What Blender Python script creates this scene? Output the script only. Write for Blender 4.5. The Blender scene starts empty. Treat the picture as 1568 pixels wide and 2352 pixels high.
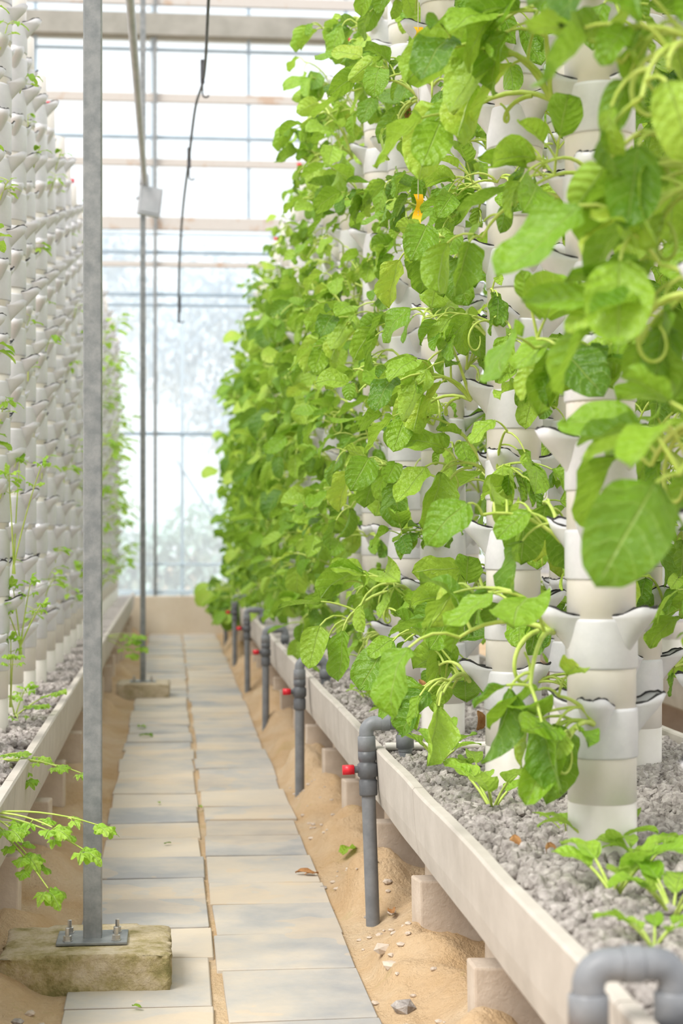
import bpy, math, random
import numpy as np
from mathutils import Vector, Matrix, noise
import bmesh

random.seed(7)
rng = np.random.default_rng(7)
S = bpy.context.scene
COL = S.collection

# ------------------------------------------------------------------ helpers
class Geo:
    """quad/ngon accumulator with per vertex uv + random and material index"""
    def __init__(s):
        s.V=[]; s.F=[]; s.M=[]; s.UV=[]; s.R=[]; s.n=0
    def add(s, v, f, m=0, uv=None, r=None):
        v=np.asarray(v,float).reshape(-1,3); f=np.asarray(f,int)
        s.V.append(v); s.F.append(f+s.n); s.M.append(np.full(len(f),m))
        s.UV.append(np.zeros((len(v),2)) if uv is None else np.asarray(uv,float))
        s.R.append(np.zeros((len(v),2)) if r is None else np.broadcast_to(np.asarray(r,float),(len(v),2)))
        s.n+=len(v)
    def merge(s, g, mat=None, moff=0):
        if g.n==0: return
        V=np.concatenate(g.V)
        if mat is not None:
            A=np.array(mat)[:3,:3]; t=np.array(mat)[:3,3]; V=V@A.T+t
        s.V.append(V)
        for f in g.F: s.F.append(f+s.n)
        for m in g.M: s.M.append(m+moff)
        s.UV+=g.UV; s.R+=g.R; s.n+=len(V)
    def mesh(s, name, mats, smooth=True):
        me=bpy.data.meshes.new(name)
        V=np.concatenate(s.V); faces=[]
        for f in s.F: faces+=f.tolist()
        me.from_pydata(V.tolist(),[],faces)
        for m in mats: me.materials.append(m)
        me.polygons.foreach_set('material_index', np.concatenate(s.M).astype(np.int32))
        me.polygons.foreach_set('use_smooth', np.full(len(faces),smooth))
        li=np.zeros(len(me.loops),np.int32); me.loops.foreach_get('vertex_index',li)
        uv=me.uv_layers.new(name='UVMap'); uv.data.foreach_set('uv', np.concatenate(s.UV)[li].astype(np.float32).ravel())
        r=me.uv_layers.new(name='rnd'); r.data.foreach_set('uv', np.concatenate(s.R)[li].astype(np.float32).ravel())
        me.update()
        return me

def put(name, me, loc=(0,0,0), rot=(0,0,0), label=None, category=None, group=None, parent=None, kind=None, scale=None):
    o=bpy.data.objects.new(name, me)
    o.location=loc; o.rotation_euler=rot
    if scale is not None: o.scale=(scale,)*3 if not hasattr(scale,'__len__') else scale
    if label: o["label"]=label
    if category and parent is None: o["category"]=category
    if group and parent is None: o["group"]=group
    if kind: o["kind"]=kind
    if parent: o.parent=parent
    COL.objects.link(o)
    return o

def boxgeo(g,x0,x1,y0,y1,z0,z1,m=0,jit=0):
    v=[(x,y,z) for x in (x0,x1) for y in (y0,y1) for z in (z0,z1)]
    v=np.array(v)
    if jit: v=v+rng.uniform(-jit,jit,v.shape)
    g.add(v,[(0,1,3,2),(4,6,7,5),(0,4,5,1),(2,3,7,6),(0,2,6,4),(1,5,7,3)],m)

def box_mesh(name,x0,x1,y0,y1,z0,z1,mat,bev=0.0,jit=0,seg=2):
    g=Geo(); boxgeo(g,x0,x1,y0,y1,z0,z1,0,jit)
    me=g.mesh(name,[mat],False)
    if bev:
        bm=bmesh.new(); bm.from_mesh(me)
        bmesh.ops.bevel(bm,geom=bm.edges[:],offset=bev,segments=seg,affect='EDGES',profile=.6)
        bm.to_mesh(me); bm.free()
    return me

def tube(g, pts, r, sides=6, m=0, rr=(0.5,0.5), cap=True):
    pts=[Vector(p) for p in pts]; n=len(pts)
    rad=[r]*n if not hasattr(r,'__len__') else list(r)
    if len(rad)==2 and n!=2: rad=[rad[0]+(rad[1]-rad[0])*i/(n-1) for i in range(n)]
    V=[]; prev=None
    for i,p in enumerate(pts):
        t=(pts[min(i+1,n-1)]-pts[max(i-1,0)])
        if t.length<1e-9: t=Vector((0,0,1))
        t.normalize()
        if prev is None:
            a=Vector((0,0,1)) if abs(t.z)<.9 else Vector((1,0,0))
            nn=t.cross(a).normalized()
        else:
            nn=(prev-t*prev.dot(t)).normalized()
        prev=nn; b=t.cross(nn)
        for k in range(sides):
            a=2*math.pi*k/sides
            V.append(p+(nn*math.cos(a)+b*math.sin(a))*rad[i])
    F=[]
    for i in range(n-1):
        for k in range(sides):
            k2=(k+1)%sides
            F.append((i*sides+k,i*sides+k2,(i+1)*sides+k2,(i+1)*sides+k))
    g.add([tuple(v) for v in V],F,m,r=rr)
    if cap:
        V0=V[:sides]; V1=V[-sides:]
        g.add([tuple(v) for v in V0],[list(range(sides))[::-1]],m,r=rr)
        g.add([tuple(v) for v in V1],[list(range(sides))],m,r=rr)

def lathe(g, prof, sides=24, m=0, center=(0,0)):
    V=[];F=[]
    for (r,z) in prof:
        for k in range(sides):
            a=2*math.pi*k/sides; V.append((center[0]+r*math.cos(a),center[1]+r*math.sin(a),z))
    for i in range(len(prof)-1):
        for k in range(sides):
            k2=(k+1)%sides
            F.append((i*sides+k,i*sides+k2,(i+1)*sides+k2,(i+1)*sides+k))
    g.add(V,F,m)

# ------------------------------------------------------------------ materials
class NT:
    def __init__(s,name):
        s.mat=bpy.data.materials.new(name); s.mat.use_nodes=True
        s.t=s.mat.node_tree; s.t.nodes.clear()
        s.out=s.t.nodes.new('ShaderNodeOutputMaterial')
    def n(s,typ,**k):
        nd=s.t.nodes.new(typ)
        for a,b in k.items(): setattr(nd,a,b)
        return nd
    def l(s,a,b): s.t.links.new(a,b)
    def math(s,op,a,b=None,c=None):
        nd=s.n('ShaderNodeMath',operation=op)
        for i,x in enumerate((a,b,c)):
            if x is None: continue
            if isinstance(x,(int,float)): nd.inputs[i].default_value=x
            else: s.l(x,nd.inputs[i])
        return nd.outputs[0]
    def mix(s,f,a,b):
        nd=s.n('ShaderNodeMix',data_type='RGBA')
        for i,x in ((0,f),(6,a),(7,b)):
            if isinstance(x,(int,float)): nd.inputs[i].default_value=x
            elif isinstance(x,tuple): nd.inputs[i].default_value=(*x[:3],1)
            else: s.l(x,nd.inputs[i])
        return nd.outputs[2]
    def noise(s,scale,detail=4,rough=.55,coord=None):
        nd=s.n('ShaderNodeTexNoise'); nd.inputs['Scale'].default_value=scale
        nd.inputs['Detail'].default_value=detail; nd.inputs['Roughness'].default_value=rough
        if coord is not None: s.l(coord,nd.inputs['Vector'])
        return nd.outputs['Fac']
    def ramp(s,f,stops):
        nd=s.n('ShaderNodeValToRGB'); e=nd.color_ramp.elements
        while len(e)<len(stops): e.new(.5)
        for i,(p,c) in enumerate(stops):
            e[i].position=p; e[i].color=(*c,1)
        s.l(f,nd.inputs[0]); return nd.outputs[0]
    def obj(s): 
        return s.n('ShaderNodeTexCoord').outputs['Object']
    def world(s):
        return s.n('ShaderNodeNewGeometry').outputs['Position']
    def bump(s,h,strength=.3,dist=.01):
        nd=s.n('ShaderNodeBump'); nd.inputs['Strength'].default_value=strength; nd.inputs['Distance'].default_value=dist
        s.l(h,nd.inputs['Height']); return nd.outputs[0]
    def pr(s,color,rough=.6,metal=0,spec=.4,normal=None):
        p=s.n('ShaderNodeBsdfPrincipled')
        if isinstance(color,tuple): p.inputs['Base Color'].default_value=(*color[:3],1)
        else: s.l(color,p.inputs['Base Color'])
        p.inputs['Roughness'].default_value=rough; p.inputs['Metallic'].default_value=metal
        p.inputs['Specular IOR Level'].default_value=spec
        if normal is not None: s.l(normal,p.inputs['Normal'])
        return p.outputs[0]
    def done(s,sh): s.l(sh,s.out.inputs['Surface']); return s.mat

def simple(name,c1,c2,scale=8,rough=.6,bump=.2,dist=.005,metal=0,spec=.4,lo=.35,hi=.65,world=False):
    t=NT(name); co=t.world() if world else t.obj()
    n=t.noise(scale,6,.6,co); n2=t.noise(scale*9,3,.6,co)
    col=t.ramp(n,[(lo,c1),(hi,c2)])
    col=t.mix(t.math('MULTIPLY',n2,.25),col,tuple(x*.75 for x in c1))
    b=t.bump(t.math('ADD',n,n2),bump,dist)
    return t.done(t.pr(col,rough,metal,spec,b))

def leaf_mat(name,dark,mid,light,vein,trans=.42):
    t=NT(name)
    uv=t.n('ShaderNodeUVMap',uv_map='UVMap').outputs[0]; rn=t.n('ShaderNodeUVMap',uv_map='rnd').outputs[0]
    su=t.n('ShaderNodeSeparateXYZ'); t.l(uv,su.inputs[0])
    sr=t.n('ShaderNodeSeparateXYZ'); t.l(rn,sr.inputs[0])
    a=t.math('MULTIPLY',t.math('ABSOLUTE',t.math('SUBTRACT',su.outputs[0],.5)),2)
    mid_m=t.math('SUBTRACT',1,t.math('MINIMUM',t.math('DIVIDE',a,.055),1))
    n=t.noise(14,3,.6,t.obj()); n2=t.noise(85,2,.5,t.obj()); n3=t.noise(40,2,.5,t.obj())
    wob=t.math('MULTIPLY',n3,.12)
    ph=t.math('FRACT',t.math('MULTIPLY',t.math('ADD',wob,t.math('SUBTRACT',su.outputs[1],t.math('MULTIPLY',t.math('POWER',a,1.4),.26))),5.5))
    pd=t.math('ABSOLUTE',t.math('SUBTRACT',ph,.5))
    sv=t.math('SUBTRACT',1,t.math('MINIMUM',t.math('DIVIDE',pd,.06),1))
    soft=t.math('MULTIPLY',pd,2)
    veins=t.math('MAXIMUM',mid_m,t.math('MULTIPLY',sv,.5))
    f=t.math('ADD',t.math('MULTIPLY',sr.outputs[0],.75),t.math('MULTIPLY',n,.3))
    col=t.ramp(f,[(0.14,dark),(.45,mid),(.82,light),(1.0,(.62,.63,.07))])
    col=t.mix(t.math('MULTIPLY',n2,.38),col,dark)
    col=t.mix(t.math('MULTIPLY',veins,.6),col,vein)
    h=t.math('ADD',t.math('ADD',t.math('MULTIPLY',soft,-.5),t.math('MULTIPLY',mid_m,-.9)),t.math('MULTIPLY',n2,1.5))
    b=t.bump(h,.7,.006)
    p=t.pr(col,.40,0,.45,b)
    tr=t.n('ShaderNodeBsdfTranslucent'); 
    tc=t.mix(.5,col,light); t.l(tc,tr.inputs[0]); t.l(b,tr.inputs['Normal'])
    m=t.n('ShaderNodeMixShader'); m.inputs[0].default_value=trans
    t.l(p,m.inputs[1]); t.l(tr.outputs[0],m.inputs[2])
    return t.done(m.outputs[0])

M_leaf=leaf_mat('leaf_green',(.065,.18,.008),(.225,.435,.02),(.46,.68,.075),(.53,.70,.22),.40)
M_leaf2=leaf_mat('leaf_yellow_green',(.18,.40,.02),(.33,.58,.04),(.50,.73,.10),(.58,.76,.28),.45)
M_stem=simple('stem_green',(.38,.52,.07),(.54,.64,.16),30,.5,.1)
M_dead=simple('dead_leaf',(.30,.13,.04),(.55,.30,.12),30,.8,.4)
M_pipe=simple('pvc_cream',(.67,.63,.575),(.75,.715,.665),5,.38,.05,.002,spec=.45)
M_cup=simple('pvc_white',(.60,.60,.63),(.71,.705,.73),9,.38,.06,.002,spec=.45)
M_rim=simple('black_felt',(.02,.02,.022),(.06,.055,.05),60,.9,.4)
M_soil=simple('potting_soil',(.06,.04,.025),(.20,.14,.09),70,.95,.8,.01)
M_grey=simple('grey_pvc',(.16,.17,.185),(.24,.25,.265),14,.42,.08,.002)
M_dgrey=simple('dark_pvc',(.085,.09,.10),(.14,.145,.155),14,.4,.08,.002)
M_red=simple('red_plastic',(.62,.015,.03),(.8,.04,.06),14,.35,.05)
M_yel=simple('yellow_plastic',(.95,.46,.0),(1.0,.60,.02),14,.5,.05)
M_galv=simple('galvanised_steel',(.17,.185,.19),(.27,.28,.28),30,.42,.15,.001,metal=.3,spec=.5)
M_whitebar=simple('rusty_white_paint',(.44,.34,.27),(.50,.485,.47),3,.6,.1,lo=.35,hi=.43)
M_beam=simple('concrete_beam',(.26,.26,.235),(.34,.335,.31),4,.8,.2)
M_bluebar=simple('blue_grey_mullion',(.26,.34,.42),(.34,.43,.52),4,.6,.1)
M_palebar=simple('pale_mullion',(.50,.61,.71),(.58,.68,.78),4,.6,.1)
M_conc=simple('trough_concrete',(.45,.41,.36),(.56,.515,.46),9,.9,.25,.002,lo=.3,hi=.7)
M_block=simple('aerated_block',(.52,.43,.345),(.65,.555,.46),9,.9,.5,.004)
M_wall=simple('low_wall_render',(.58,.49,.38),(.68,.60,.49),2,.9,.2)
M_cable=simple('black_cable',(.03,.03,.035),(.07,.07,.08),20,.5,.05)
M_bark=simple('hazy_bark',(.62,.70,.78),(.70,.78,.85),6,.9,.3)  # trunk colour lightened and blued, outdoor haze painted in
M_ink=simple('blue_ink',(.10,.12,.35),(.12,.15,.4),20,.6,.0)
M_bolt=simple('zinc_bolt',(.45,.43,.40),(.62,.60,.56),60,.35,.1,.001,metal=.7)
M_lamp=simple('pale_grey_metal',(.36,.38,.40),(.45,.46,.48),8,.5,.05)
M_string=simple('thin_twine',(.45,.42,.36),(.6,.56,.48),30,.8,.1)

t=NT('pumice_gravel'); co=t.obj(); n=t.noise(45,3,.6,co); n2=t.noise(220,3,.7,co)
col=t.ramp(n,[(.3,(.22,.195,.18)),(.5,(.42,.385,.36)),(.7,(.62,.575,.54))])
M_gravel=t.done(t.pr(t.mix(t.math('MULTIPLY',n2,.4),col,(.23,.20,.185)),.9,0,.2,t.bump(n2,.8,.004)))
def footmat(name,cs):
    t=NT(name); co=t.world(); n=t.noise(12,8,.7,co); n2=t.noise(70,4,.6,co)
    gz=t.n('ShaderNodeSeparateXYZ'); t.l(t.n('ShaderNodeNewGeometry').outputs['Normal'],gz.inputs[0])
    f=t.math('ADD',n,t.math('MULTIPLY',gz.outputs[2],.07))
    col=t.ramp(f,[(.36,cs[0]),(.46,cs[1]),(.56,cs[2]),(.70,cs[3])])
    return t.done(t.pr(t.mix(t.math('MULTIPLY',n2,.4),col,tuple(x*.5 for x in cs[2])),.95,0,.2,t.bump(t.math('ADD',n,n2),.8,.010)))
M_foot=footmat('mossy_concrete',[(.20,.18,.06),(.37,.31,.14),(.52,.43,.27),(.64,.55,.41)])
M_foot2=footmat('pale_footing_concrete',[(.42,.36,.22),(.52,.44,.30),(.62,.53,.39),(.68,.59,.45)])
t=NT('orange_sand'); co=t.world(); n=t.noise(2.2,6,.65,co); n2=t.noise(60,5,.7,co); n3=t.noise(6,4,.6,co); n4=t.noise(18,6,.7,co)
col=t.ramp(n,[(.3,(.63,.42,.225)),(.5,(.73,.54,.34)),(.7,(.81,.66,.47))])
col=t.mix(t.math('MULTIPLY',t.math('GREATER_THAN',n3,.63),.2),col,(.48,.42,.16))
col=t.mix(t.math('MULTIPLY',n2,.40),col,(.44,.27,.13))
M_sand=t.done(t.pr(col,.95,0,.15,t.bump(t.math('ADD',n2,t.math('MULTIPLY',n4,1.2)),.8,.025)))
t=NT('paving_stone'); co=t.world(); oi=t.n('ShaderNodeObjectInfo').outputs['Random']
n=t.noise(3.2,5,.6,co); n2=t.noise(40,4,.6,co); n3=t.noise(1.1,4,.6,co)
f=t.math('ADD',t.math('MULTIPLY',n,.75),t.math('MULTIPLY',oi,.24))
col=t.ramp(f,[(.30,(.32,.335,.355)),(.42,(.44,.43,.41)),(.54,(.555,.50,.425)),(.74,(.62,.54,.43))])
col=t.mix(t.math('MULTIPLY',n2,.25),col,(.47,.36,.23))
col=t.mix(t.math('MULTIPLY',t.math('GREATER_THAN',n3,.56),.25),col,(.66,.49,.30))
M_slab=t.done(t.pr(col,.75,0,.3,t.bump(n2,.25,.004)))
t=NT('hazy_glazing')
tp=t.n('ShaderNodeBsdfTransparent'); tp.inputs[0].default_value=(.84,.93,1,1)
tl=t.n('ShaderNodeBsdfTranslucent'); tl.inputs[0].default_value=(.78,.90,1,1)
m=t.n('ShaderNodeMixShader'); nn=t.noise(.8,3,.5,t.world())
t.l(t.math('MULTIPLY_ADD',nn,.2,.45),m.inputs[0]); t.l(tp.outputs[0],m.inputs[1]); t.l(tl.outputs[0],m.inputs[2])
M_glass=t.done(m.outputs[0])
M_tree=simple('hazy_tree_foliage',(.58,.71,.82),(.68,.79,.88),1,.9,.1)  # pale blue haze is painted into the leaf colour
M_hedge=simple('hazy_hedge_foliage',(.50,.66,.54),(.64,.76,.66),1,.9,.1)  # greenish-white haze outside the glazing is mixed into this green

# ------------------------------------------------------------------ leaves
def leaf(g,base,fwd,up,L,W,curl,fold,m=0,nv=9,nu=6,roll=0,r=None,tipk=.65,rump=1.0):
    f=Vector(fwd).normalized(); s=f.cross(Vector(up))
    if s.length<1e-3: s=f.cross(Vector((1,0,0)))
    s.normalize(); n=s.cross(f)
    R=Matrix.Rotation(roll,3,f); s=R@s; n=R@n
    f=np.array(f); s=np.array(s); n=np.array(n); p=np.array(base,float)
    V=[];UV=[]
    ph=random.uniform(0,6.28); k=random.uniform(3,8); tw=random.uniform(-.5,.5)
    vm=.42/(.42+tipk); mx=(vm**.42)*((1-vm)**tipk)
    pv=0
    for i in range(nv+1):
        v=i/nv
        if 0<i<nv: v=.5-.5*math.cos(math.pi*v)*(1-.25*(2*v-1)**2)
        w=W*.5*max((max(v,.004)**.42)*((1-v)**tipk)/mx,.0) if v<1 else 0
        w=max(w,.0004)
        a=curl*v**1.3
        d=f*math.cos(a)-n*math.sin(a); nl=n*math.cos(a)+f*math.sin(a)
        if i>0: p=p+d*(L*(v-pv))
        pv=v
        tt=tw*v
        sl=s*math.cos(tt)+nl*math.sin(tt); nl2=nl*math.cos(tt)-s*math.sin(tt)
        for j in range(nu+1):
            u=-1+2*j/nu
            au=abs(u)
            h=au**1.3*w*math.sin(fold)+rump*.075*W*(au**2)*math.sin(v*k*1.6+ph+(1.5 if u>0 else 0))+rump*.026*W*math.sin(u*7+v*13+ph)
            V.append(p+sl*(u*w*math.cos(fold*au))+nl2*h); UV.append((u*.5+.5,v))
    F=[(i*(nu+1)+j,i*(nu+1)+j+1,(i+1)*(nu+1)+j+1,(i+1)*(nu+1)+j) for i in range(nv) for j in range(nu)]
    if r is None: r=(random.random()*.97,random.random())
    g.add(V,F,m,UV,r)

def arc(p0,dirv,length,droop,n=6):
    p=Vector(p0); d=Vector(dirv).normalized(); pts=[p.copy()]
    for i in range(n):
        p=p+d*(length/n); pts.append(p.copy())
        d=(d+Vector((random.uniform(-.06,.06),random.uniform(-.06,.06),-droop/n))).normalized()
    return pts,d

def leafy_plant(nst,per,size=1.0,low=False):
    """root at origin, outward = +X"""
    st=Geo(); fo=Geo()
    nv,nu=(6,4) if low else (11,8)
    sides=4 if low else 6
    for s in range(nst):
        az=random.uniform(-1.4,1.4)
        el=random.uniform(.0,1.25)
        d=Vector((math.cos(az)*math.cos(el),math.sin(az)*math.cos(el),math.sin(el)))
        ln=random.uniform(.09,.24)*size
        pts,de=arc((0,0,-.02),d,ln,random.uniform(.4,2.2),7)
        tube(st,pts,(.0056*size,.0034*size),sides,0,(.6,.5))
        for q in range(per):
            i=random.randint(2,7) if q<per-1 else 7
            p=pts[i]
            a2=az+random.uniform(-1.7,1.7)
            e2=random.uniform(-.3,1.2)
            dd=Vector((math.cos(a2)*math.cos(e2),math.sin(a2)*math.cos(e2),math.sin(e2)))
            if dd.x<-.1: dd.x*=-.5
            pl=random.uniform(.03,.11)*size
            pp,de2=arc(p,dd,pl,random.uniform(.4,1.9),4)
            tube(st,pp,(.0034*size,.0024*size),sides,0,(.6,.5),cap=False)
            L=random.choice([random.uniform(.055,.09),random.uniform(.09,.14),random.uniform(.11,.165)])*size; W=L*random.uniform(.60,.78)
            de2.z-=random.uniform(-.5,.9); de2.normalize()
            leaf(fo,pp[-1],de2,(0,0,1) if abs(de2.z)<.95 else (-1,0,.1),L,W,random.uniform(-.3,1.2),random.uniform(.05,.7),
                 nv=nv,nu=nu,roll=random.uniform(-1.,1.),tipk=random.uniform(.42,.60))
    for _ in range(random.choice([0,1,1,2])):
        pts=[]; 
        r=random.uniform(.02,.055)*size; az=random.uniform(-1.2,1.2); tot=random.uniform(3,5.5)
        for i in range(18):
            a=i/17*tot
            x=.04+i*.005+r*math.sin(a)
            pts.append((x*math.cos(az),x*math.sin(az),-.01-r*(1-math.cos(a))))
        tube(st,pts,(.0045*size,.0022*size),sides,0,(.6,.5))
    return st,fo

def sprig(size=1.0,n=5):
    g=Geo()
    h=random.uniform(.05,.12)*size
    pts,d=arc((0,0,-.02),(random.uniform(0,.6),random.uniform(-.4,.4),1),h,.3,4)
    tube(g,pts,(.003,.0018),4,0,(.6,.5))
    for i in range(n):
        p=pts[random.randint(2,4)]
        az=random.uniform(-2.2,2.2)
        dd=(math.cos(az),math.sin(az),random.uniform(.1,.9))
        pp,d2=arc(p,dd,random.uniform(.02,.05)*size,.6,3)
        tube(g,pp,(.0018,.0012),4,0,(.6,.5),cap=False)
        L=random.uniform(.03,.06)*size
        leaf(g,pp[-1],d2,(0,0,1),L,L*.65,random.uniform(0,.8),.3,m=1,nv=5,nu=4,r=(random.uniform(.1,.85),.5))
    return g

def lobed(g,base,fwd,up,R,m=1,r=None):
    f=Vector(fwd).normalized(); s=f.cross(Vector(up)); 
    if s.length<1e-3: s=Vector((1,0,0))
    s.normalize(); n=s.cross(f)
    c=Vector(base)+f*R*.55
    K=40; rings=[.02,.4,.75,1.0]; V=[];UV=[]
    ph=random.uniform(0,6)
    for q in rings:
        for k in range(K):
            a=2*math.pi*k/K
            lob=.62+.38*abs(math.cos(2.5*a))**.6+.07*math.cos(K/4*a)
            rad=R*(.6)*q*(1+(lob-1)*q)
            if abs(a-math.pi)<.4: rad*=.75
            x=math.cos(a)*rad*1.25; y=math.sin(a)*rad
            z=-.6*(x*x+y*y)/R+.12*R*q*q*math.sin(5*a+ph)
            V.append(tuple(c+f*x+s*y+n*z)); UV.append((.5+.5*y/R,.5+.5*x/R))
    F=[(i*K+k,i*K+(k+1)%K,(i+1)*K+(k+1)%K,(i+1)*K+k) for i in range(len(rings)-1) for k in range(K)]
    g.add(V,F,m,UV,(random.uniform(.15,.8),.5) if r is None else r)

# ------------------------------------------------------------------ camera
FPX=4000.0; TH=math.atan(389/FPX)
cam=bpy.data.cameras.new('camera'); co=bpy.data.objects.new('camera',cam); COL.objects.link(co)
co.location=(0,0,1.22); co.rotation_euler=(math.radians(90),0,-TH)
cam.sensor_fit='VERTICAL'; cam.sensor_height=36; cam.sensor_width=24; cam.lens=FPX/2352*36
cam.shift_y=49/2352
cam.clip_end=300; cam.clip_start=.05
cam.dof.use_dof=True; cam.dof.focus_distance=4.9; cam.dof.aperture_fstop=3.8
S.camera=co

# ------------------------------------------------------------------ world / light
w=bpy.data.worlds.new('world'); S.world=w; w.use_nodes=True
nt=w.node_tree; nt.nodes.clear()
bg=nt.nodes.new('ShaderNodeBackground'); o=nt.nodes.new('ShaderNodeOutputWorld')
tc=nt.nodes.new('ShaderNodeTexCoord'); sx=nt.nodes.new('ShaderNodeSeparateXYZ'); rp=nt.nodes.new('ShaderNodeValToRGB')
nt.links.new(tc.outputs['Generated'],sx.inputs[0]); nt.links.new(sx.outputs[2],rp.inputs[0])
rp.color_ramp.elements[0].position=0; rp.color_ramp.elements[0].color=(1,.99,.975,1)
rp.color_ramp.elements[1].position=.6; rp.color_ramp.elements[1].color=(.98,.98,1,1)
nt.links.new(rp.outputs[0],bg.inputs[0]); bg.inputs[1].default_value=1.2
nt.links.new(bg.outputs[0],o.inputs[0])
sun=bpy.data.lights.new('sun','SUN'); sun.energy=2.4; sun.angle=math.radians(26); sun.color=(1,.965,.895)
so=bpy.data.objects.new('sun',sun); COL.objects.link(so)
so.rotation_euler=Vector((.6,.5,-1)).to_track_quat('-Z','Y').to_euler(); so.location=(-3,-3,8)
S.view_settings.view_transform='Standard'; S.view_settings.exposure=0.5

# ------------------------------------------------------------------ layout
RT_X0,RT_X1=.62,1.68; LT_X0,LT_X1=-.44,-1.42
RZ0,RZ1=.374,.562
LZ0,LZ1=.32,.52
def segs(a,L):
    out=[]
    while a<20.6: out.append((a,min(a+L,20.75))); a+=L
    return out
rsegs=segs(.33,2.07); lsegs=segs(2.6,2.4)
rblocks=[y for y in [.94+.98*k for k in range(28)] if y<20.5]
lblocks=[y for y in [3.2+1.08*k for k in range(24)] if y<20.5]

# ------------------------------------------------------------------ floor
xs=np.concatenate([[-40,-12,-5],np.arange(-2.4,-1,.1),np.arange(-1,-.3,.03),np.arange(-.3,.5,.1),np.arange(.5,1.1,.022),np.arange(1.1,2.8,.08),[5,12,40]])
ys=np.concatenate([[-10,0,1.5],np.arange(2.4,9,.022),np.arange(9,21.4,.1),[25,40,90]])
def ss(a,b,x): 
    q=min(max((x-a)/(b-a),0),1); return q*q*(3-2*q)
def gh(x,y):
    if y>20.9 or y<2: return 0
    if -.32<x<.54: return .004+.004*noise.noise(Vector((x*6,y*6,0)))
    z=.014*noise.noise(Vector((x*4,y*4,0)))+.007*noise.noise(Vector((x*16,y*16,3)))+.005*noise.noise(Vector((x*40,y*40,3)))
    side=ss(.52,.60,x) if x>0 else ss(-.30,-.42,x)
    m=0
    bl=rblocks if x>0 else lblocks; bx=.64 if x>0 else -.46
    i=0
    for by in bl:
        i+=1
        dy=y-by
        if abs(dy)<.7:
            am=(.115 if x>0 else .07)+.03*math.sin(i*2.3)
            m=max(m,am*math.exp(-((x-bx)/.12)**2-((dy+.16)/.20)**2))
    m+=(.06*ss(.60,.75,x) if x>0 else .03*ss(-.46,-.6,x))
    if x<0: m=max(m,.10*math.exp(-((x+.55)/.13)**2-((y-4.75)/.3)**2))
    return .002+side*(m*(1+.45*noise.noise(Vector((x*10,y*10,8))))+.02+z)
V=[(x,y,gh(x,y)) for y in ys for x in xs]; nx=len(xs)
F=[(j*nx+i,j*nx+i+1,(j+1)*nx+i+1,(j+1)*nx+i) for j in range(len(ys)-1) for i in range(nx-1)]
g=Geo(); g.add(V,F); put('floor',g.mesh('floor',[M_sand]),kind='structure',label='orange-tan sandy ground of the greenhouse aisle')

def slabs(x0,x1,ystart):
    y=ystart
    while y<20.7:
        L=random.choice([.33,.36,.40,.44,.5,.42]); 
        a=x0+random.uniform(-.012,.010); b=x1+random.uniform(-.010,.012)
        me=box_mesh('paving_slab',a-(a+b)/2,b-(a+b)/2,-L/2+.005,L/2-.005,-.018,.008,M_slab,.003,jit=.004,seg=1)
        put('paving_slab',me,((a+b)/2,y+L/2,.008+random.uniform(-.001,.001)),(random.uniform(-.003,.003),random.uniform(-.003,.003),random.uniform(-.01,.01)),
            'flat beige-grey stone paving slab in the sand','paving slab','paving slabs of the aisle path')
        y+=L+.008
slabs(-.265,.110,3.55); slabs(.13,.515,3.8)

# ------------------------------------------------------------------ troughs, blocks, gravel
def trough(x0,x1,y0,y1,TZ0,TZ1):
    lo,hi=min(x0,x1),max(x0,x1); t_=.033
    cx=(lo+hi)/2; cy=(y0+y1)/2; hw=(hi-lo)/2; hl=(y1-y0)/2-.003
    prof=[(-hw+.022,TZ0),(-hw+.016,TZ0+.008),(-hw+.008,TZ0+.06),(-hw+.002,TZ1-.04),(-hw,TZ1-.006),(-hw+.005,TZ1),(-hw+t_-.005,TZ1),(-hw+t_,TZ1-.005),(-hw+t_+.012,TZ0+.05),
          (hw-t_-.012,TZ0+.05),(hw-t_,TZ1-.005),(hw-t_+.005,TZ1),(hw-.005,TZ1),(hw,TZ1-.006),(hw-.002,TZ1-.04),(hw-.008,TZ0+.06),(hw-.016,TZ0+.008),(hw-.022,TZ0)]
    g=Geo(); n=len(prof); ny=24; V=[]
    for j in range(ny+1):
        y=-hl+2*hl*j/ny
        for (x,z) in prof: 
            q=noise.noise(Vector((x*3+cx,(y+cy)*2.5,z*4)))*.003
            V.append((x+q,y,z+q*.6))
    F=[(j*n+k,j*n+(k+1)%n,(j+1)*n+(k+1)%n,(j+1)*n+k) for j in range(ny) for k in range(n)]
    g.add(V,F)
    for base,rev in ((0,False),(ny*n,True)):
        vv=V[base:base+n]
        for idx in (list(range(9)),list(range(9,18)),[0,8,9,17]):
            g.add([vv[i] for i in idx],[list(range(len(idx)))[::(-1 if rev else 1)]])
    put('concrete_trough',g.mesh('concrete_trough',[M_conc],False),(cx,cy,0),(0,0,0),
        'long grey-beige concrete planter trough raised on blocks','planter trough','concrete planter troughs')

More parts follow.
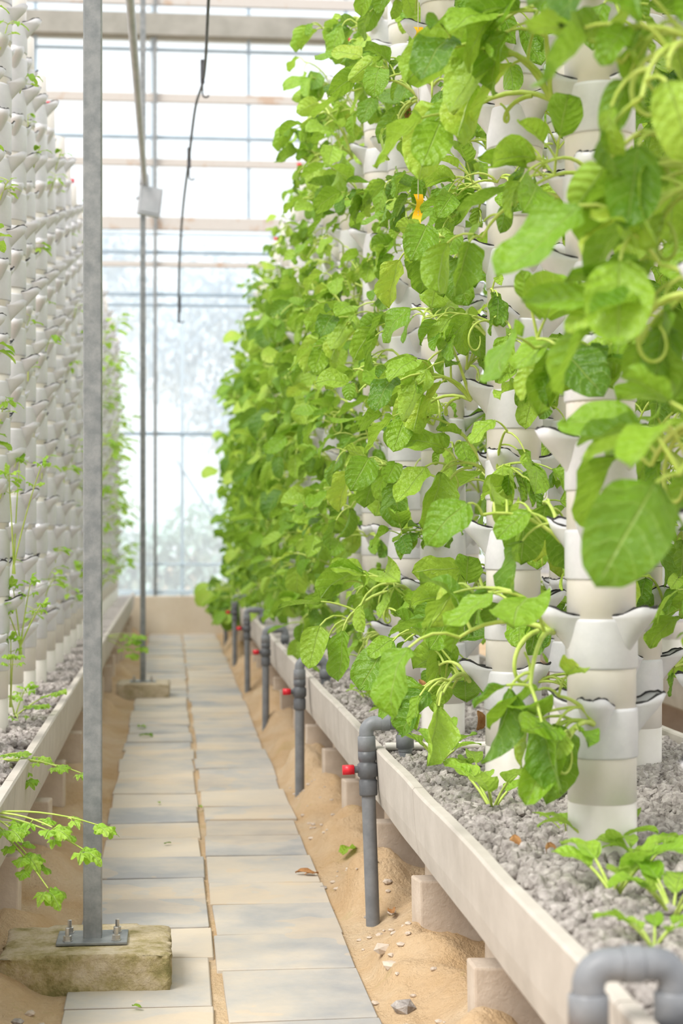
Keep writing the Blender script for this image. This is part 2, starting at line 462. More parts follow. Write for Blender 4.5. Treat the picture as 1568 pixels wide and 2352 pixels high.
phi=(1+5**.5)/2
ico=[]
for a in (-1,1):
    for b in (-phi,phi): ico+=[(0,a,b),(a,b,0),(b,0,a)]
ico=np.array(ico)/math.sqrt(1+phi*phi)
from itertools import combinations
icof=[]
for a,b,c in combinations(range(12),3):
    d=lambda i,j: np.linalg.norm(ico[i]-ico[j])
    if d(a,b)<1.1 and d(b,c)<1.1 and d(a,c)<1.1:
        nrm=np.cross(ico[b]-ico[a],ico[c]-ico[a])
        icof.append((a,b,c) if nrm@(ico[a]+ico[b]+ico[c])>0 else (a,c,b))
icof=np.array(icof)
def gravel(x0,x1,y0,y1,dens,stones,TZ1):
    lo,hi=min(x0,x1)+.040,max(x0,x1)-.040; a,b=y0+.001,y1-.001
    g=Geo()
    nx_=12; ny_=30
    X=np.linspace(lo,hi,nx_); Y=np.linspace(a,b,ny_)
    V=[(x,y,TZ1-.035+.010*noise.noise(Vector((x*5,y*5,0)))) for y in Y for x in X]
    g.add(V,[(j*nx_+i,j*nx_+i+1,(j+1)*nx_+i+1,(j+1)*nx_+i) for j in range(ny_-1) for i in range(nx_-1)])
    if stones:
        n=int((hi-lo)*(b-a)*dens)
        P=np.stack([rng.uniform(lo+.012,hi-.012,n),rng.uniform(a+.005,b-.005,n),TZ1-.035+rng.uniform(-.004,.016,n)],1)
        r=rng.uniform(.007,.0185,n)
        vv=ico[None]*(1+rng.uniform(-.25,.25,(n,12,1)))*r[:,None,None]*rng.uniform(.7,1.25,(n,1,3))
        ang=rng.uniform(0,6.28,n); ca,sa=np.cos(ang)[:,None],np.sin(ang)[:,None]
        x_=vv[:,:,0]*ca-vv[:,:,1]*sa; y_=vv[:,:,0]*sa+vv[:,:,1]*ca
        vv=np.stack([x_,y_,vv[:,:,2]],2)+P[:,None,:]
        ff=icof[None]+(np.arange(n)*12)[:,None,None]
        g.add(vv.reshape(-1,3),ff.reshape(-1,3))
    put('gravel_bed',g.mesh('gravel_bed',[M_gravel],False),(0,0,0),(0,0,0),
        'loose light-grey pumice gravel filling the trough','gravel','gravel filling the troughs',kind='stuff')
for i,(a,b) in enumerate(rsegs):
    trough(RT_X0,RT_X1,a,b,RZ0,RZ1); gravel(RT_X0,RT_X1,a,b,3500 if i<=2 else 1600, i<=4,RZ1)
for i,(a,b) in enumerate(lsegs):
    trough(LT_X1,LT_X0,a,b,LZ0,LZ1); gravel(LT_X1,LT_X0,a,b,2000,1<=i<=3,LZ1)

blkR=box_mesh('support_block',-.14,.14,-.06,.06,0,.324,M_block,.006,jit=.003)
blk=box_mesh('support_block',-.14,.14,-.06,.06,0,.27,M_block,.006,jit=.003)
blk2=box_mesh('support_block',-.12,.12,-.055,.055,0,.20,M_block,.006,jit=.004)
BL='pinkish-beige aerated concrete block under the trough'
def supports(ylist,xc,sgn,B):
    for y in ylist:
        put('support_block',blk2,(xc-.035*sgn+random.uniform(-.012,.012),y,.05),(0,0,random.uniform(-.08,.08)),'squat pinkish-beige concrete block set in sand below the trough','concrete block','blocks carrying the troughs')
        put('support_block',B,(xc+.055*sgn,y+.15,.05),(0,0,random.uniform(-.03,.03)),BL,'concrete block','blocks carrying the troughs')
supports(rblocks,.825,1,blkR); supports(lblocks,-.605,-1,blk)
for y in rblocks[::2]: put('support_block',blkR,(1.48,y,.05),(0,0,0),BL,'concrete block','blocks carrying the troughs')
for y in lblocks[::2]: put('support_block',blk,(-1.22,y,.05),(0,0,0),BL,'concrete block','blocks carrying the troughs')
for a,b in ((4.0,7.0),(7.0,10.0),(10.0,13.0)):
    trough(2.4,3.3,a,b,RZ0,RZ1); gravel(2.4,3.3,a,b,0,False,RZ1)
    for yy in (a+.4,b-.4): put('support_block',blkR,(2.85,yy,.05),(0,0,0),BL,'concrete block','blocks carrying the troughs')
g=Geo(); tube(g,[(.66,5.38,.557),(1.22,5.38,.557)],.012,10)
put('cross_pipe',g.mesh('cross_pipe',[M_pipe]),label='thin cream plastic pipe lying across the gravel',category='plastic pipe')

# ------------------------------------------------------------------ towers
PR=.078
def pocket(g,ang,low=False,felt=True,K=1.0,Hh=.092):
    ns=8 if low else 20; nt_=4 if low else 8
    ca,sa=math.cos(ang),math.sin(ang)
    def P(t_,ph,off=0.0,dz=0):
        a=.004+.078*t_**1.2*K-off; b=(.012+.031*t_**.85)*(.6+.4*K)-off
        x=PR*.75+(a+PR*.2)*max(math.cos(ph),0)**.8; y=b*math.sin(ph)
        z=-Hh+Hh*t_+dz
        if t_>.85: z+=(.018*math.cos(ph)**2-.006*math.cos(4*ph))*((t_-.85)/.15)
        return (x*ca-y*sa,x*sa+y*ca,z)
    V=[];F=[]
    for i in range(nt_+1):
        for k in range(ns+1): V.append(P(i/nt_,-math.pi/2+math.pi*k/ns))
    for k in range(ns+1): V.append(P(1,-math.pi/2+math.pi*k/ns,.004))
    for k in range(ns+1): V.append(P(.6,-math.pi/2+math.pi*k/ns,.006))
    for i in range(nt_+2):
        for k in range(ns): F.append((i*(ns+1)+k,i*(ns+1)+k+1,(i+1)*(ns+1)+k+1,(i+1)*(ns+1)+k))
    g.add(V,F,0)
    V2=[P(0,-math.pi/2+math.pi*k/ns) for k in range(ns+1)]
    g.add(V2,[list(range(ns+1))[::-1]],0)
    V3=[P(.78,-math.pi/2+math.pi*k/ns,.006) for k in range(ns+1)]
    g.add(V3,[list(range(ns+1))],2)
    if felt:
        rim=[P(1,-math.pi/2+math.pi*k/ns,.003,.001+.002*math.sin(k*2.1)) for k in range(ns+1)]
        tube(g,rim,.0030,4,1,cap=False)

def tier_geo(low=False,felt=True,K=1.0,Hh=.092):
    g=Geo()
    lathe(g,[(PR,-.125),(PR+.003,-.123),(PR+.004,-.12),(PR+.004,-.02),(PR+.003,-.014),(PR,-.012)],12 if low else 28,0)
    for k in range(3): pocket(g,k*2*math.pi/3+math.pi,low,felt,K,Hh)
    return g
def pipe_geo(H,low=False):
    g=Geo(); s=12 if low else 28
    prof=[(PR,0)]
    z=.15
    while z<H-.1:
        prof+=[(PR,z),(PR-.003,z+.002),(PR-.003,z+.004),(PR,z+.006)]; z+=.2
    prof+=[(PR,H),(PR-.006,H),(PR-.006,H-.08)]
    lathe(g,prof,s,0); return g
CFG={'R':dict(H=3.36,n=15,pitch=.2,K=.98,Hh=.088,sc=.94,base=.506),'L':dict(H=2.96,n=19,pitch=.136,K=.80,Hh=.068,sc=1.0,base=.46)}
MT=[M_cup,M_rim,M_soil]
for s_,c in CFG.items():
    kw=dict(K=c['K'],Hh=c['Hh'])
    c['tf']=tier_geo(felt=True,**kw).mesh('planting_tier',MT); c['tb']=tier_geo(felt=False,**kw).mesh('planting_tier',MT)
    tl_f=tier_geo(True,True,**kw); tl_b=tier_geo(True,False,**kw)
    c['pipe']=pipe_geo(c['H']).mesh('pipe',[M_pipe]); pl=pipe_geo(c['H'],True); c['far']=[]
    for v in range(4):
        par=v%2
        g=Geo(); g.merge(pl)
        for k in range(c['n']):
            M=Matrix.Translation((0,0,.38+c['pitch']*k))@Matrix.Rotation((k+par)%2*math.pi/3,4,'Z')
            g.merge(tl_f if (s_=='R' or random.random()<.45) else tl_b,M,1)
        c['far'].append(g.mesh('hydroponic_tower',[M_pipe]+MT))
g=Geo()
tube(g,[(0,0,-.02),(0,0,.02),(.02,0,.03),(.045,0,.03)],.008,8); boxgeo(g,.02,.06,-.012,.012,.02,.045)
clip_me=g.mesh('red_valve',[M_red])
pockets_R=[]; pockets_L=[]
def tower(x,y,detail,side,idx,rotoff=0,label=None):
    lab=label or ('white plastic vertical growing tower with pockets of leafy greens' if side=='R' else 'white plastic vertical growing tower with mostly bare pockets')
    grp='growing towers with leafy greens' if side=='R' else 'growing towers with small seedlings'
    par=idx%2; c=CFG[side]; q_=c['sc']
    tilt=random.uniform(-.006,.006)
    if detail:
        e=put('hydroponic_tower',None,(x,y,c['base']),(tilt,tilt,rotoff),lab,'growing tower',grp,scale=q_)
        put('pipe',c['pipe'],parent=e)
        for k in range(c['n']):
            put('planting_tier',c['tf'] if (side=='R' or random.random()<.45) else c['tb'],(0,0,.38+c['pitch']*k),(0,0,(k+par)%2*math.pi/3),parent=e)
    else:
        e=put('hydroponic_tower',c['far'][par+2*random.randint(0,1)],(x,y,c['base']),(tilt,tilt,rotoff),lab,'growing tower',grp,scale=q_)
    if idx%3==0: put('red_valve',clip_me,(0,0,c['H']),(0,0,rotoff+math.pi*(side=='R')),parent=e)
    for k in range(c['n']):
        for q in range(3):
            a=q*2*math.pi/3+math.pi+((k+par)%2)*math.pi/3+rotoff
            p=(x+math.cos(a)*.12*q_,y+math.sin(a)*.12*q_,c['base']+(.38+c['pitch']*k-.02)*q_)
            (pockets_R if side=='R' else pockets_L).append((p,a,k,y,x))
    return e
Q=.94
RA=[2.75,3.87,4.92,6.2,7.15,8.2]+[9.25+1.05*i for i in range(12)]
RA=[y*Q for y in RA if y*Q<20.4]
TWA=[]
for i,y in enumerate(RA): TWA.append(tower(.97*Q,y,y<10.8,'R',i,random.uniform(-.12,.12)))
for i,y in enumerate([3.3,4.4,5.35,6.25,7.5,8.6]+[9.7+1.05*i for i in range(11)]):
    tower(1.45*Q,y*Q,y<7,'R',i+1,random.uniform(-.12,.12))
for i,y in enumerate([5.2,6.0,6.8,7.6,8.4,9.2,10.0,10.8,11.6,12.4]): tower(2.7,y,False,'R',i+1,random.uniform(-.12,.12))
LA=[5.2+.66*i for i in range(23)]
for i,y in enumerate(LA): tower(-.68,y,y<11,'L',i,random.uniform(-.1,.1))
for i,y in enumerate([8.7+.66*i for i in range(18)]): tower(-1.12,y,False,'L',i+1,random.uniform(-.1,.1))

def pipe_text(txt,parent,ang,ztop,size):
    cu=bpy.data.curves.new('printed_text','FONT'); cu.body=txt; cu.size=size
    tmp=bpy.data.objects.new('tmp',cu); COL.objects.link(tmp)
    dg=bpy.context.evaluated_depsgraph_get()
    me=bpy.data.meshes.new_from_object(tmp.evaluated_get(dg))
    bpy.data.objects.remove(tmp)
    for v in me.vertices:
        along,up=v.co.x,v.co.y
        a=ang+up/PR
        r=PR+.0006
        v.co=(r*math.cos(a),r*math.sin(a),ztop-along)
    me.materials.clear(); me.materials.append(M_ink)
    put('printed_text',me,(0,0,0),parent=parent,label='blue printed pipe marking reading m x 3.2mm P')
pipe_text('m x 3.2mm P',TWA[2],-math.pi/2+.6,.235,.024)

# ------------------------------------------------------------------ plants right
vars_hi=[leafy_plant(random.randint(3,4),random.choice([3,4,4]),random.uniform(.92,1.10)) for _ in range(24)]
vars_me=[(s.mesh('stem',[M_stem]),f.mesh('foliage',[M_leaf])) for s,f in vars_hi]
vars_lo=[leafy_plant(random.randint(3,4),3,random.uniform(.95,1.1),True) for _ in range(12)]
stuff=Geo(); cnt=0
def pskip(y,z,k):
    if y<2.8: return .85 if z<1.3 else (.45 if z<1.9 else .15)
    if y<4.0: return .45 if z<1.1 else .24
    if k==0: return .10
    if y<6.6: return .22
    if y<8.5: return .24
    if y<10.5: return .20
    return .08
for (p,a,k,y,x) in pockets_R:
    c,s_=math.cos(a),math.sin(a)
    isA=x<1.2
    z=p[2]
    if isA:
        if c>.35 and s_>-.3: continue
        if s_>.6 and random.random()<.3: continue
        if y<2.8 and k>11: continue
        if random.random()<pskip(y,z,k): continue
        if z>2.8 and y>10.5 and random.random()<.3: continue
    else:
        if s_>.3 or random.random()<.5: continue
        if y>9.6: continue
    sc=random.uniform(.80,1.18)*.97
    if s_<-.6 and 3.8<y<8.6: sc*=.85
    if y<3.9: sc*=1.1
    if z>2.75 and y>9.5: sc*=random.uniform(.42,.72)
    az=a+random.uniform(-.5,.5)
    pitch=random.uniform(.25,.6) if (k<=1 and y>5.5) else random.uniform(-.15,.2)
    if y<10.0 and cnt<292 and z<1.22+1290/FPX*y and (isA or (x<1.6 and y<5.2)):
        cnt+=1
        v=random.choice(vars_me)
        Mr=(Matrix.Rotation(az,4,'Z')@Matrix.Rotation(pitch,4,'Y')).to_euler()
        e=put('leafy_green_plant',None,p,tuple(Mr),
              'bright green broad-leaved vegetable plant growing from a tower pocket','vegetable plant','leafy greens on the growing towers',scale=sc)
        put('stem',v[0],parent=e); put('foliage',v[1],parent=e)
    else:
        if y>11.3 and z<2.75: sc*=1.1
        M=Matrix.Translation(p)@Matrix.Rotation(az,4,'Z')@Matrix.Rotation(pitch,4,'Y')@Matrix.Scale(sc*1.02,4)
        v=random.choice(vars_lo); stuff.merge(v[0],M,0); stuff.merge(v[1],M,1)
for i in range(18):
    y=random.uniform(16,20.3)
    M=Matrix.Translation((.70,y,.60))@Matrix.Rotation(math.pi+random.uniform(-.8,.8),4,'Z')@Matrix.Rotation(.5,4,'Y')@Matrix.Scale(1.3,4)
    v=random.choice(vars_lo); stuff.merge(v[0],M,0); stuff.merge(v[1],M,1)
put('leafy_greens',stuff.mesh('leafy_greens',[M_stem,M_leaf]),label='dense mass of green leafy vegetables covering the distant towers',category='vegetable plants',kind='stuff')

# ------------------------------------------------------------------ plants left
svar=[sprig(random.uniform(.8,1.3),random.randint(4,7)).mesh('seedling_sprig',[M_stem,M_leaf2]) for _ in range(10)]
cnt=0
for (p,a,k,y,x) in pockets_L:
    if x<-1 or math.cos(a)<-.3: continue
    far=y>13
    if random.random()<(.70 if far else .82) or (far and k>14): continue
    if cnt>=285: break
    cnt+=1
    put('seedling_sprig',random.choice(svar),p,(0,0,a),'small yellow-green seedling sprouting from a tower pocket','seedling','seedlings on the sparse towers',
        scale=random.uniform(.8,1.3)*(1.4 if far else .85))

def celery(root,stems,name='celery_plant',R=.05,lab='celery plant with lobed light-green leaves on thin stalks'):
    st=Geo(); fo=Geo(); r0=Vector(root)
    tube(st,[(0,0,-.03),(0,0,.01)],(.008,.005),6,0,(.7,.5))
    for tip in stems:
        tp=Vector(tip)-r0; mid=tp*.5+Vector((0,0,.12*tp.length))
        pts=[]
        for i in range(9):
            q=i/8; pts.append((mid*2*q*(1-q))+tp*q*q)
        tube(st,pts,(.0035,.0018),6,0,(.7,.5))
        d=(pts[-1]-pts[-2]).normalized()
        side=d.cross(Vector((0,0,1))).normalized()
        up=Vector((random.uniform(-.2,.2),-.45,1))
        lobed(fo,pts[-1],d,up,R*1.2,0)
        for s in (-1,1):
            dd=(d*.5+side*s).normalized()
            q=pts[-1]; e=q+dd*R*.25
            lobed(fo,e,dd,up,R,0)
            q=pts[6]; e=q+dd*R*.6; tube(st,[q,e],.0014,4,0,(.7,.5)); lobed(fo,e,dd,up,R*.85,0)
    e=put(name,None,root,label=lab,category='celery plant',group='celery plants by the troughs')
    put('stalk',st.mesh('stalk',[M_stem]),parent=e); put('foliage',fo.mesh('foliage',[M_leaf2]),parent=e)
def wp(px,py,Y):
    d=Y*math.cos(TH); X=0
    for _ in range(3):
        X=(px-395)*math.cos(TH)*d/FPX; d=X*math.sin(TH)+Y*math.cos(TH)
    return (X,Y,1.22+(1225-py)*d/FPX)
celery((-.50,4.6,.49),[wp(120,1900,4.45),wp(190,1950,4.45),wp(110,2040,4.45),wp(60,1960,4.5),wp(225,1895,4.6),wp(20,1900,4.5)],R=.040)
celery((-.58,5.6,.49),[wp(40,1730,5.5),wp(130,1760,5.4),wp(185,1775,5.4),wp(20,1800,5.4),wp(90,1740,5.6),wp(60,1790,5.4)],R=.030)
celery((-.62,7.0,.49),[wp(60,1580,6.9),wp(130,1590,6.9),wp(20,1600,6.8),wp(90,1620,6.8),wp(40,1650,6.8)],R=.032)
celery((-.56,6.55,.80),[wp(30,1350,6.5),wp(70,1340,6.5),wp(95,1390,6.5),wp(10,1390,6.5)],R=.028)
celery((-.58,6.5,1.1),[wp(45,1060,6.5),wp(95,1070,6.4),wp(20,1090,6.4)],R=.028)
celery((-.60,6.6,.60),[wp(25,1470,6.5),wp(30,1510,6.4)],R=.028)
celery((-.5,12.2,.49),[wp(305,1470,12),wp(320,1485,12),wp(300,1500,12),wp(315,1460,12)],R=.05)

def seedling(n,size):
    st=Geo(); fo=Geo()
    for i in range(n):
        az=i*2.4+random.uniform(-.4,.4)
        d=(math.cos(az)*.7,math.sin(az)*.7,1.1)
        pts,de=arc((0,0,0),d,random.uniform(.05,.09)*size,.5,5)
        tube(st,pts,(.0035*size,.0025*size),6,0,(.7,.5))
        L=random.uniform(.06,.095)*size
        leaf(fo,pts[-1],de,(0,0,1),L,L*.6,random.uniform(.3,1.2),.3,r=(random.uniform(.2,.8),.5))
    return st.mesh('stem',[M_stem]),fo.mesh('foliage',[M_leaf2])
for px,py,s in [(1130,1870,1.25),(1010,1760,1.2),(1100,1800,1.0),(1410,2080,1.2),(1385,1990,1.2),(930,1680,.9),(1300,1930,.6),(1545,2130,1.0),(840,1610,.9),(870,1625,.8),(1240,1840,.6),(1500,2200,.8),(1480,2010,.8)]:
    Y=4000*(1.22-RZ1+.03)/(py-1225)
    p=wp(px,py,Y); 
    st,fo=seedling(random.randint(5,7),s)
    e=put('young_seedling',None,(p[0],p[1],RZ1-.035),(0,0,random.uniform(0,6)),'young bright-green seedling planted in the gravel','seedling','seedlings in the gravel')
    put('stem',st,parent=e); put('foliage',fo,parent=e)

# ------------------------------------------------------------------ riser pipes with valves
def bend(cx,cz,r,a0,a1,n=8):
    return [(cx+r*math.cos(a0+(a1-a0)*i/n),0,cz+r*math.sin(a0+(a1-a0)*i/n)) for i in range(n+1)]
ris=Geo(); 
tube(ris,[(0,0,-.1),(0,0,.48)],.0215,20)
elb=Geo(); P1=[(0,0,.555),(0,0,.605)]+bend(.028,.611,.028,math.pi,math.pi/2)+[(.06,0,.639)]+bend(.09,.611,.028,math.pi/2,0)+[(.118,0,.58),(.118,0,.55)]
tube(elb,P1,.0225,20)
lathe(elb,[(.0225,.552),(.0275,.552),(.0275,.598),(.024,.602)],20); lathe(elb,[(.0225,.560),(.0275,.560),(.0275,.597),(.024,.602)],20,0,(.118,0))
tube(elb,[(.046,0,.639),(.072,0,.639)],.0255,16)
tube(elb,[(.118,0,.56),(.118,0,.50)],.020,16)
elb_me=elb.mesh('elbow',[M_grey])
vb=Geo(); lathe(vb,[(.021,.42),(.027,.42),(.028,.425),(.028,.465),(.025,.468),(.025,.475),(.031,.48),(.031,.515),(.025,.52),(.025,.525),(.028,.53),(.028,.555),(.021,.556)],20)
tube(vb,[(-.02,0,.5),(-.045,0,.5)],.011,12)
vb_me=vb.mesh('valve_body',[M_dgrey])
hd=Geo(); boxgeo(hd,-.075,-.042,-.015,.015,.488,.514); tube(hd,[(-.05,0,.5),(-.077,0,.5)],.015,10)
hd_me=hd.mesh('valve_handle',[M_red])
ris_me=ris.mesh('riser',[M_grey])
for i,(y,x) in enumerate([(2.30,.558),(5.29,.612),(7.9,.578),(10.55,.565),(13.2,.57),(15.9,.57),(18.6,.57)]):
    e=put('water_pipe',None,(x,y,0),(0,-.035 if i==1 else random.uniform(-.012,.0),0),'grey plastic water pipe with red-handled valve hooking over the trough','water pipe','valved water pipes along the troughs')
    put('riser',ris_me,parent=e); put('elbow',elb_me,parent=e); put('valve_body',vb_me,parent=e,label='dark grey valve body'); put('valve_handle',hd_me,parent=e,label='red valve handle')

# ------------------------------------------------------------------ posts and footings
def post(y,top,ft_z,w_=.025,x=-.215,y0=None):
    e=put('support_post',None,(x,y,ft_z),(0,0,0),'square galvanised steel post bolted to a concrete footing','steel post','aisle steel posts')
    put('post_tube',box_mesh('post_tube',-w_,w_,-w_,w_,0,top-ft_z,M_galv,.004),parent=e)
    put('base_plate',box_mesh('base_plate',-.095,.095,-.075,.075,0,.008,M_galv,.002),parent=e)
    b=Geo(); lathe(b,[(0,.008),(.014,.008),(.014,.010),(.0115,.0105),(.0115,.022),(.006,.023),(.006,.042),(0,.043)],6)
    bm_=b.mesh('bolt',[M_bolt],False)
    for dx in (-.065,.065):
        for dy in (-.05,.05): put('bolt',bm_,(dx,dy,0),(0,0,random.random()),parent=e)
def footing(x0,x1,y0,y1,z1,mat,lab):
    nx_,ny_,nz_=34,30,12
    g=Geo()
    def P(x,y,z):
        v=Vector((x,y,z))
        inside=(abs(x+.215)<.12 and z>z1-.001)
        if not inside:
            d=Vector((noise.noise(v*6),noise.noise(v*6+Vector((5,0,0))),noise.noise(v*6+Vector((0,9,0)))))*.008
            d+=Vector((noise.noise(v*30),noise.noise(v*30+Vector((5,0,0))),noise.noise(v*30+Vector((0,9,0)))))*.007
            ex=min(x-x0,x1-x); ey=min(y-y0,y1-y)
            if z>z1-.001: d.z=min(d.z*.4,0)-.008*math.exp(-min(ex,ey)/.012)
            v+=d
        return tuple(v)
    X=np.linspace(x0,x1,nx_); Y=np.linspace(y0,y1,ny_); Z=np.linspace(-.02,z1,nz_)
    def grid(A,B,fn,flip=False):
        V=[fn(a,b) for b in B for a in A]; n=len(A)
        F=[(j*n+i,j*n+i+1,(j+1)*n+i+1,(j+1)*n+i) for j in range(len(B)-1) for i in range(n-1)]
        if flip: F=[f[::-1] for f in F]
        g.add(V,F)
    grid(X,Y,lambda a,b:P(a,b,z1)); grid(X,Z,lambda a,b:P(a,y0,b)); grid(X,Z,lambda a,b:P(a,y1,b),True)
    grid(Y,Z,lambda a,b:P(x1,a,b)); grid(Y,Z,lambda a,b:P(x0,a,b),True)
    me=g.mesh('concrete_footing',[mat],True)
    bm=bmesh.new(); bm.from_mesh(me); bmesh.ops.remove_doubles(bm,verts=bm.verts,dist=.0005); bm.to_mesh(me); bm.free()
    put('concrete_footing',me,(0,0,0),label=lab,category='concrete footing',group='post footings')
footing(-.45,-.005,4.62,4.98,.112,M_foot,'rough mossy concrete footing under a steel post'); post(4.79,6.4,.114)
footing(-.40,-.02,12.8,13.2,.12,M_foot2,'pale beige concrete footing under a steel post'); post(13.0,6.8,.12,.02)
e=put('support_post',None,(-.20,20.93,.47),(0,0,0),'slim galvanised steel post standing on the low end wall','steel post','aisle steel posts')
put('post_tube',box_mesh('post_tube',-.02,.02,-.02,.02,0,7.2,M_galv,.003),parent=e)
g=Geo(); tube(g,[(-.215,1.0,3.86),(-.205,8,3.83),(-.2,13.0,3.80)],.022,12); 
for yy in (4.79,13.0): boxgeo(g,-.24,-.17,yy-.035,yy+.035,3.80,3.88)
put('overhead_rail',g.mesh('overhead_rail',[M_lamp]),label='pale steel overhead rail running along the aisle between posts',category='steel rail')
g=Geo(); cp=[(.16,3.0,3.75),(.162,6.5,3.76),(.17,8.2,3.72),(.175,9.6,3.74)]
cp+= [wp(448,250,10.6),wp(432,380,11.4),wp(420,480,12.3),wp(412,600,13.4),wp(410,740,14.4)]
pts=[Vector(c) for c in cp]; sm=[]
for i in range(len(pts)-1):
    p0=pts[max(i-1,0)];p1=pts[i];p2=pts[i+1];p3=pts[min(i+2,len(pts)-1)]
    for k in range(8):
        q=k/8; sm.append(.5*((2*p1)+(p2-p0)*q+(2*p0-5*p1+4*p2-p3)*q*q+(3*p1-p0-3*p2+p3)*q**3))
sm.append(pts[-1]); tube(g,sm,.008,8)
cab=put('overhead_cable',g.mesh('overhead_cable',[M_cable]),label='sagging black cable hung with small hooks above the aisle',category='cable')
g=Geo(); tube(g,[(0,0,.03),(0,0,-.10)],.012,8); tube(g,[(0,0,-.1),(0,0,-.16)]+[(.018-.018*math.cos(a),0,-.16-.018*math.sin(a)) for a in (0.4,1,1.6,2.2,2.8)],.005,6)
hk=g.mesh('hook',[M_cable])
for c in (wp(465,150,9.7),wp(434,350,11.3),wp(412,690,14.1)): put('hook',hk,c,parent=cab)
e=put('flood_lamp',None,(-.17,12.94,3.68),(0,.12,.3),'pale grey boxy flood lamp mounted on a steel post','lamp')
g=Geo(); boxgeo(g,-.085,.085,-.05,.0,-.12,.09); me=g.mesh('housing',[M_lamp],False); put('housing',me,parent=e)
g=Geo(); boxgeo(g,-.07,.07,-.056,-.05,-.10,.07); put('lens',g.mesh('lens',[M_lamp],False),parent=e)
g=Geo(); tube(g,[(0,0,0),(0,.05,.0)],.01,8); tube(g,[(-.09,-.02,0),(-.09,.03,0),(.09,.03,0),(.09,-.02,0)],.006,6); put('bracket',g.mesh('bracket',[M_galv]),parent=e)

# ------------------------------------------------------------------ end wall
WY=21.0
put('wall_back',box_mesh('wall_back',-7,9,WY-.12,WY+.12,-.02,.47,M_wall,.01),kind='structure',label='low rendered concrete wall below the glazing')
def zpx(py): return 1.22+(1225-py)/188.5
def bar(i,z,h,mat,y=WY,dy=.03,lab='rusty white-painted glazing bar'):
    put('trim_%d'%i,box_mesh('trim',-7,9,y-dy,y+dy,z-h/2,z+h/2,mat,.004),kind='structure',label=lab)
H=[(-2,.05,M_whitebar),(20,.12,M_whitebar),(241,.10,M_whitebar),(387,.085,M_whitebar),(525,.15,M_whitebar),(617,.06,M_whitebar),
   (132,.028,M_bluebar),(330,.035,M_bluebar),(590,.04,M_bluebar),(685,.035,M_bluebar),(709,.03,M_bluebar),(548,.03,M_palebar),(1000,.04,M_bluebar),(1295,.03,M_palebar),(1358,.05,M_palebar)]
for i,(py,h,m_) in enumerate(H): bar(i+1,zpx(py),h,m_)
put('trim_20',box_mesh('trim',-7,9,WY-.15,WY+.15,zpx(106),zpx(56),M_beam,.01),kind='structure',label='concrete ring beam across the end wall')
i=30
for px in (-150,90,350,568,790,1010):
    x=(px-395)/188.5
    put('trim_%d'%i,box_mesh('trim',x-.018,x+.018,WY-.02,WY+.02,zpx(525),zpx(0)+1.2,M_bluebar if px!=350 else M_palebar),kind='structure',label='slim blue-grey vertical mullion'); i+=1
for px in (215,418,620,830,0):
    x=(px-395)/188.5
    put('trim_%d'%i,box_mesh('trim',x-.022,x+.022,WY-.02,WY+.02,.47,zpx(525),M_palebar),kind='structure',label='slim pale vertical mullion'); i+=1
g=Geo(); tube(g,[((405-395)/188.5,WY-.06,zpx(1060)),((505-395)/188.5,WY-.06,zpx(1215))],.015,6)
put('trim_%d'%i,g.mesh('trim',[M_palebar]),kind='structure',label='thin diagonal wind brace')
g=Geo(); g.add([(-7,WY+.05,.47),(9,WY+.05,.47),(9,WY+.05,9),(-7,WY+.05,9)],[(0,1,2,3)])
put('window_1',g.mesh('window_1',[M_glass]),kind='structure',label='hazy bluish glazing of the greenhouse end wall')

def tree(x,y,zc,blobs,mat,lab,nm='tree',cat='tree'):
    e=put(nm,None,(x,y,0),label=lab,category=cat)
    if nm=='tree':
        g=Geo(); tube(g,[(0,0,-.1),(.1,0,zc*.4),(-.1,.1,zc*.8),(0,0,zc)],(.09,.03),10)
        for q in range(5):
            a=q*1.3; tube(g,[(0,0,zc*.55),(math.cos(a)*.9,math.sin(a)*.9,zc*.85),(math.cos(a)*1.5,math.sin(a)*1.5,zc)],(.03,.01),6)
        put('trunk',g.mesh('trunk',[M_bark]),parent=e)
    g=Geo()
    for (bx,by,bz,br,n) in blobs:
        for _ in range(n):
            v=Vector((random.gauss(0,1),random.gauss(0,1),random.gauss(0,1))).normalized()*br*random.uniform(.3,1)
            d=Vector((random.gauss(0,1),random.gauss(0,1),random.gauss(0,.6)-.4))
            leaf(g,(bx+v.x,by+v.y,bz+v.z),d,(0,0,1),.24,.13,.5,.2,nv=3,nu=2)
    put('canopy',g.mesh('canopy',[mat]),parent=e)
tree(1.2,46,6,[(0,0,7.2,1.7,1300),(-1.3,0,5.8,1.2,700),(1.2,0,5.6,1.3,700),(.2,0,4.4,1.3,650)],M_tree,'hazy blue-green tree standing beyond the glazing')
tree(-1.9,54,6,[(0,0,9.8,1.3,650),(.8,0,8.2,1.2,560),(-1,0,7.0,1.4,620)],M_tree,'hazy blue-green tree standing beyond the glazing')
tree(0,30,1,[(-2,0,.8,1.0,900),(-.6,0,.7,.9,800),(.7,0,.9,1.1,900),(2,0,.8,1.0,800)],M_hedge,'hazy pale green hedge growing outside the end wall','hedge','hedge')

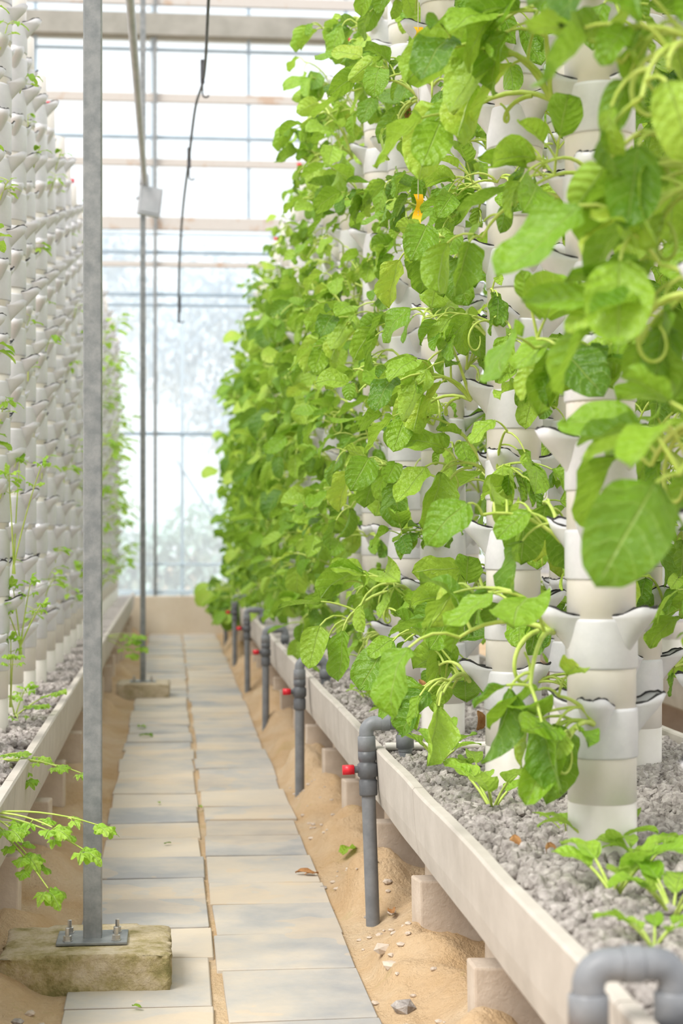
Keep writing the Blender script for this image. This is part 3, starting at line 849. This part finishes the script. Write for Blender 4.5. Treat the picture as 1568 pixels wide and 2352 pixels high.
# ------------------------------------------------------------------ small things
rx,ry,rz=wp(960,300,4.75)
e=put('yellow_ribbon',None,(rx,ry,0),label='yellow-orange plastic ribbon strips hanging on a thin twine beside a tower',category='ribbon')
g=Geo(); tube(g,[(0,0,wp(960,540,4.75)[2]),(0,0,4.3)],.0012,5); put('twine',g.mesh('twine',[M_string]),parent=e)
for (py0,py1) in [(62,120),(355,395),(446,540)]:
    g=Geo()
    z0=wp(960,py0,4.75)[2]; z1=wp(960,py1,4.75)[2]; V=[];F=[]; N=14
    for i in range(N+1):
        z=z0+(z1-z0)*i/N; a=math.sin(i*.45)*.6
        for s_ in (-1,1): V.append((math.cos(a)*.013*s_+.005*math.sin(i*.5),math.sin(a)*.013*s_,z))
    for i in range(N): F.append((2*i,2*i+1,2*i+3,2*i+2))
    g.add(V,F)
    put('strip',g.mesh('strip',[M_yel]),parent=e)
def fallen(px,py,L,mat,lab):
    Y=FPX*1.19/(py-1225); p=wp(px,py,Y)
    g=Geo(); leaf(g,(-L/2,0,.008),(1,0,.25),(0,0,1),L,L*.45,.5,.4,rump=2)
    put('fallen_leaf',g.mesh('fallen_leaf',[mat]),(p[0],p[1],gh(p[0],p[1])+.012),(0,0,random.uniform(0,6)),lab,'fallen leaf','leaves fallen on the path')
for a in [(325,1665,.09),(335,1685,.09),(365,1837,.03),(460,1848,.04),(385,1930,.03),(315,2300,.03)]: fallen(*a,M_leaf,'small green leaf fallen on the paving')
fallen(800,1975,.12,M_leaf2,'wilted yellow-green leaf lying on the sand')
for a in [(700,2003,.07),(715,2005,.05),(900,2130,.06)]: fallen(*a,M_dead,'dry brown leaf lying on the ground')
for px,py,Y in [(1003,240,5.5),(930,235,6.1),(1097,1632,5.0),(963,1560,5.6),(1015,530,5.6),(1180,1930,3.75),(1260,1965,3.65)]:
    p=wp(px,py,Y); g=Geo(); leaf(g,(0,0,0),(.2,-.3,-1),(0,-1,0),.07,.035,1.2,.6,rump=2)
    put('withered_leaf',g.mesh('withered_leaf',[M_dead]),p if py<1900 else (p[0],p[1],RZ1),(0,0,random.uniform(-.5,.5)),label='curled brown withered leaf',category='withered leaf',group='withered leaves')
def pebble(px,py,r):
    Y=FPX*1.2/(py-1225); p=wp(px,py,Y)
    g=Geo(); g.add(ico*(1+rng.uniform(-.2,.2,(12,1)))*r*np.array([1.2,1,.6]),icof)
    me=g.mesh('pebble',[M_block if random.random()<.8 else M_gravel],False)
    put('pebble',me,(p[0],p[1],gh(p[0],p[1])+r*.3),(0,0,random.random()*6),'small rough pebble lying on the sand','pebble','pebbles on the sand')
for a in [(880,2235,.03),(895,2260,.022),(740,2035,.014),(925,2330,.03),(905,2175,.015),(790,2240,.01),(430,2230,.01),(320,2288,.014),(95,2330,.012),(70,2310,.015),(40,2340,.018),(860,2300,.012),(890,2100,.016),(900,2130,.016),(800,2200,.01),(760,2085,.01),(845,2120,.012)]: pebble(*a)
for i in range(70):
    y=random.uniform(3.9,9); x=random.uniform(.54,.68); r=random.uniform(.004,.011)
    g=Geo(); g.add(ico*(1+rng.uniform(-.2,.2,(12,1)))*r*np.array([1.2,1,.6]),icof)
    put('pebble',g.mesh('pebble',[M_block],False),(x,y,gh(x,y)+r*.3),(0,0,random.random()*6),'small rough pebble lying on the sand','pebble','pebbles on the sand')
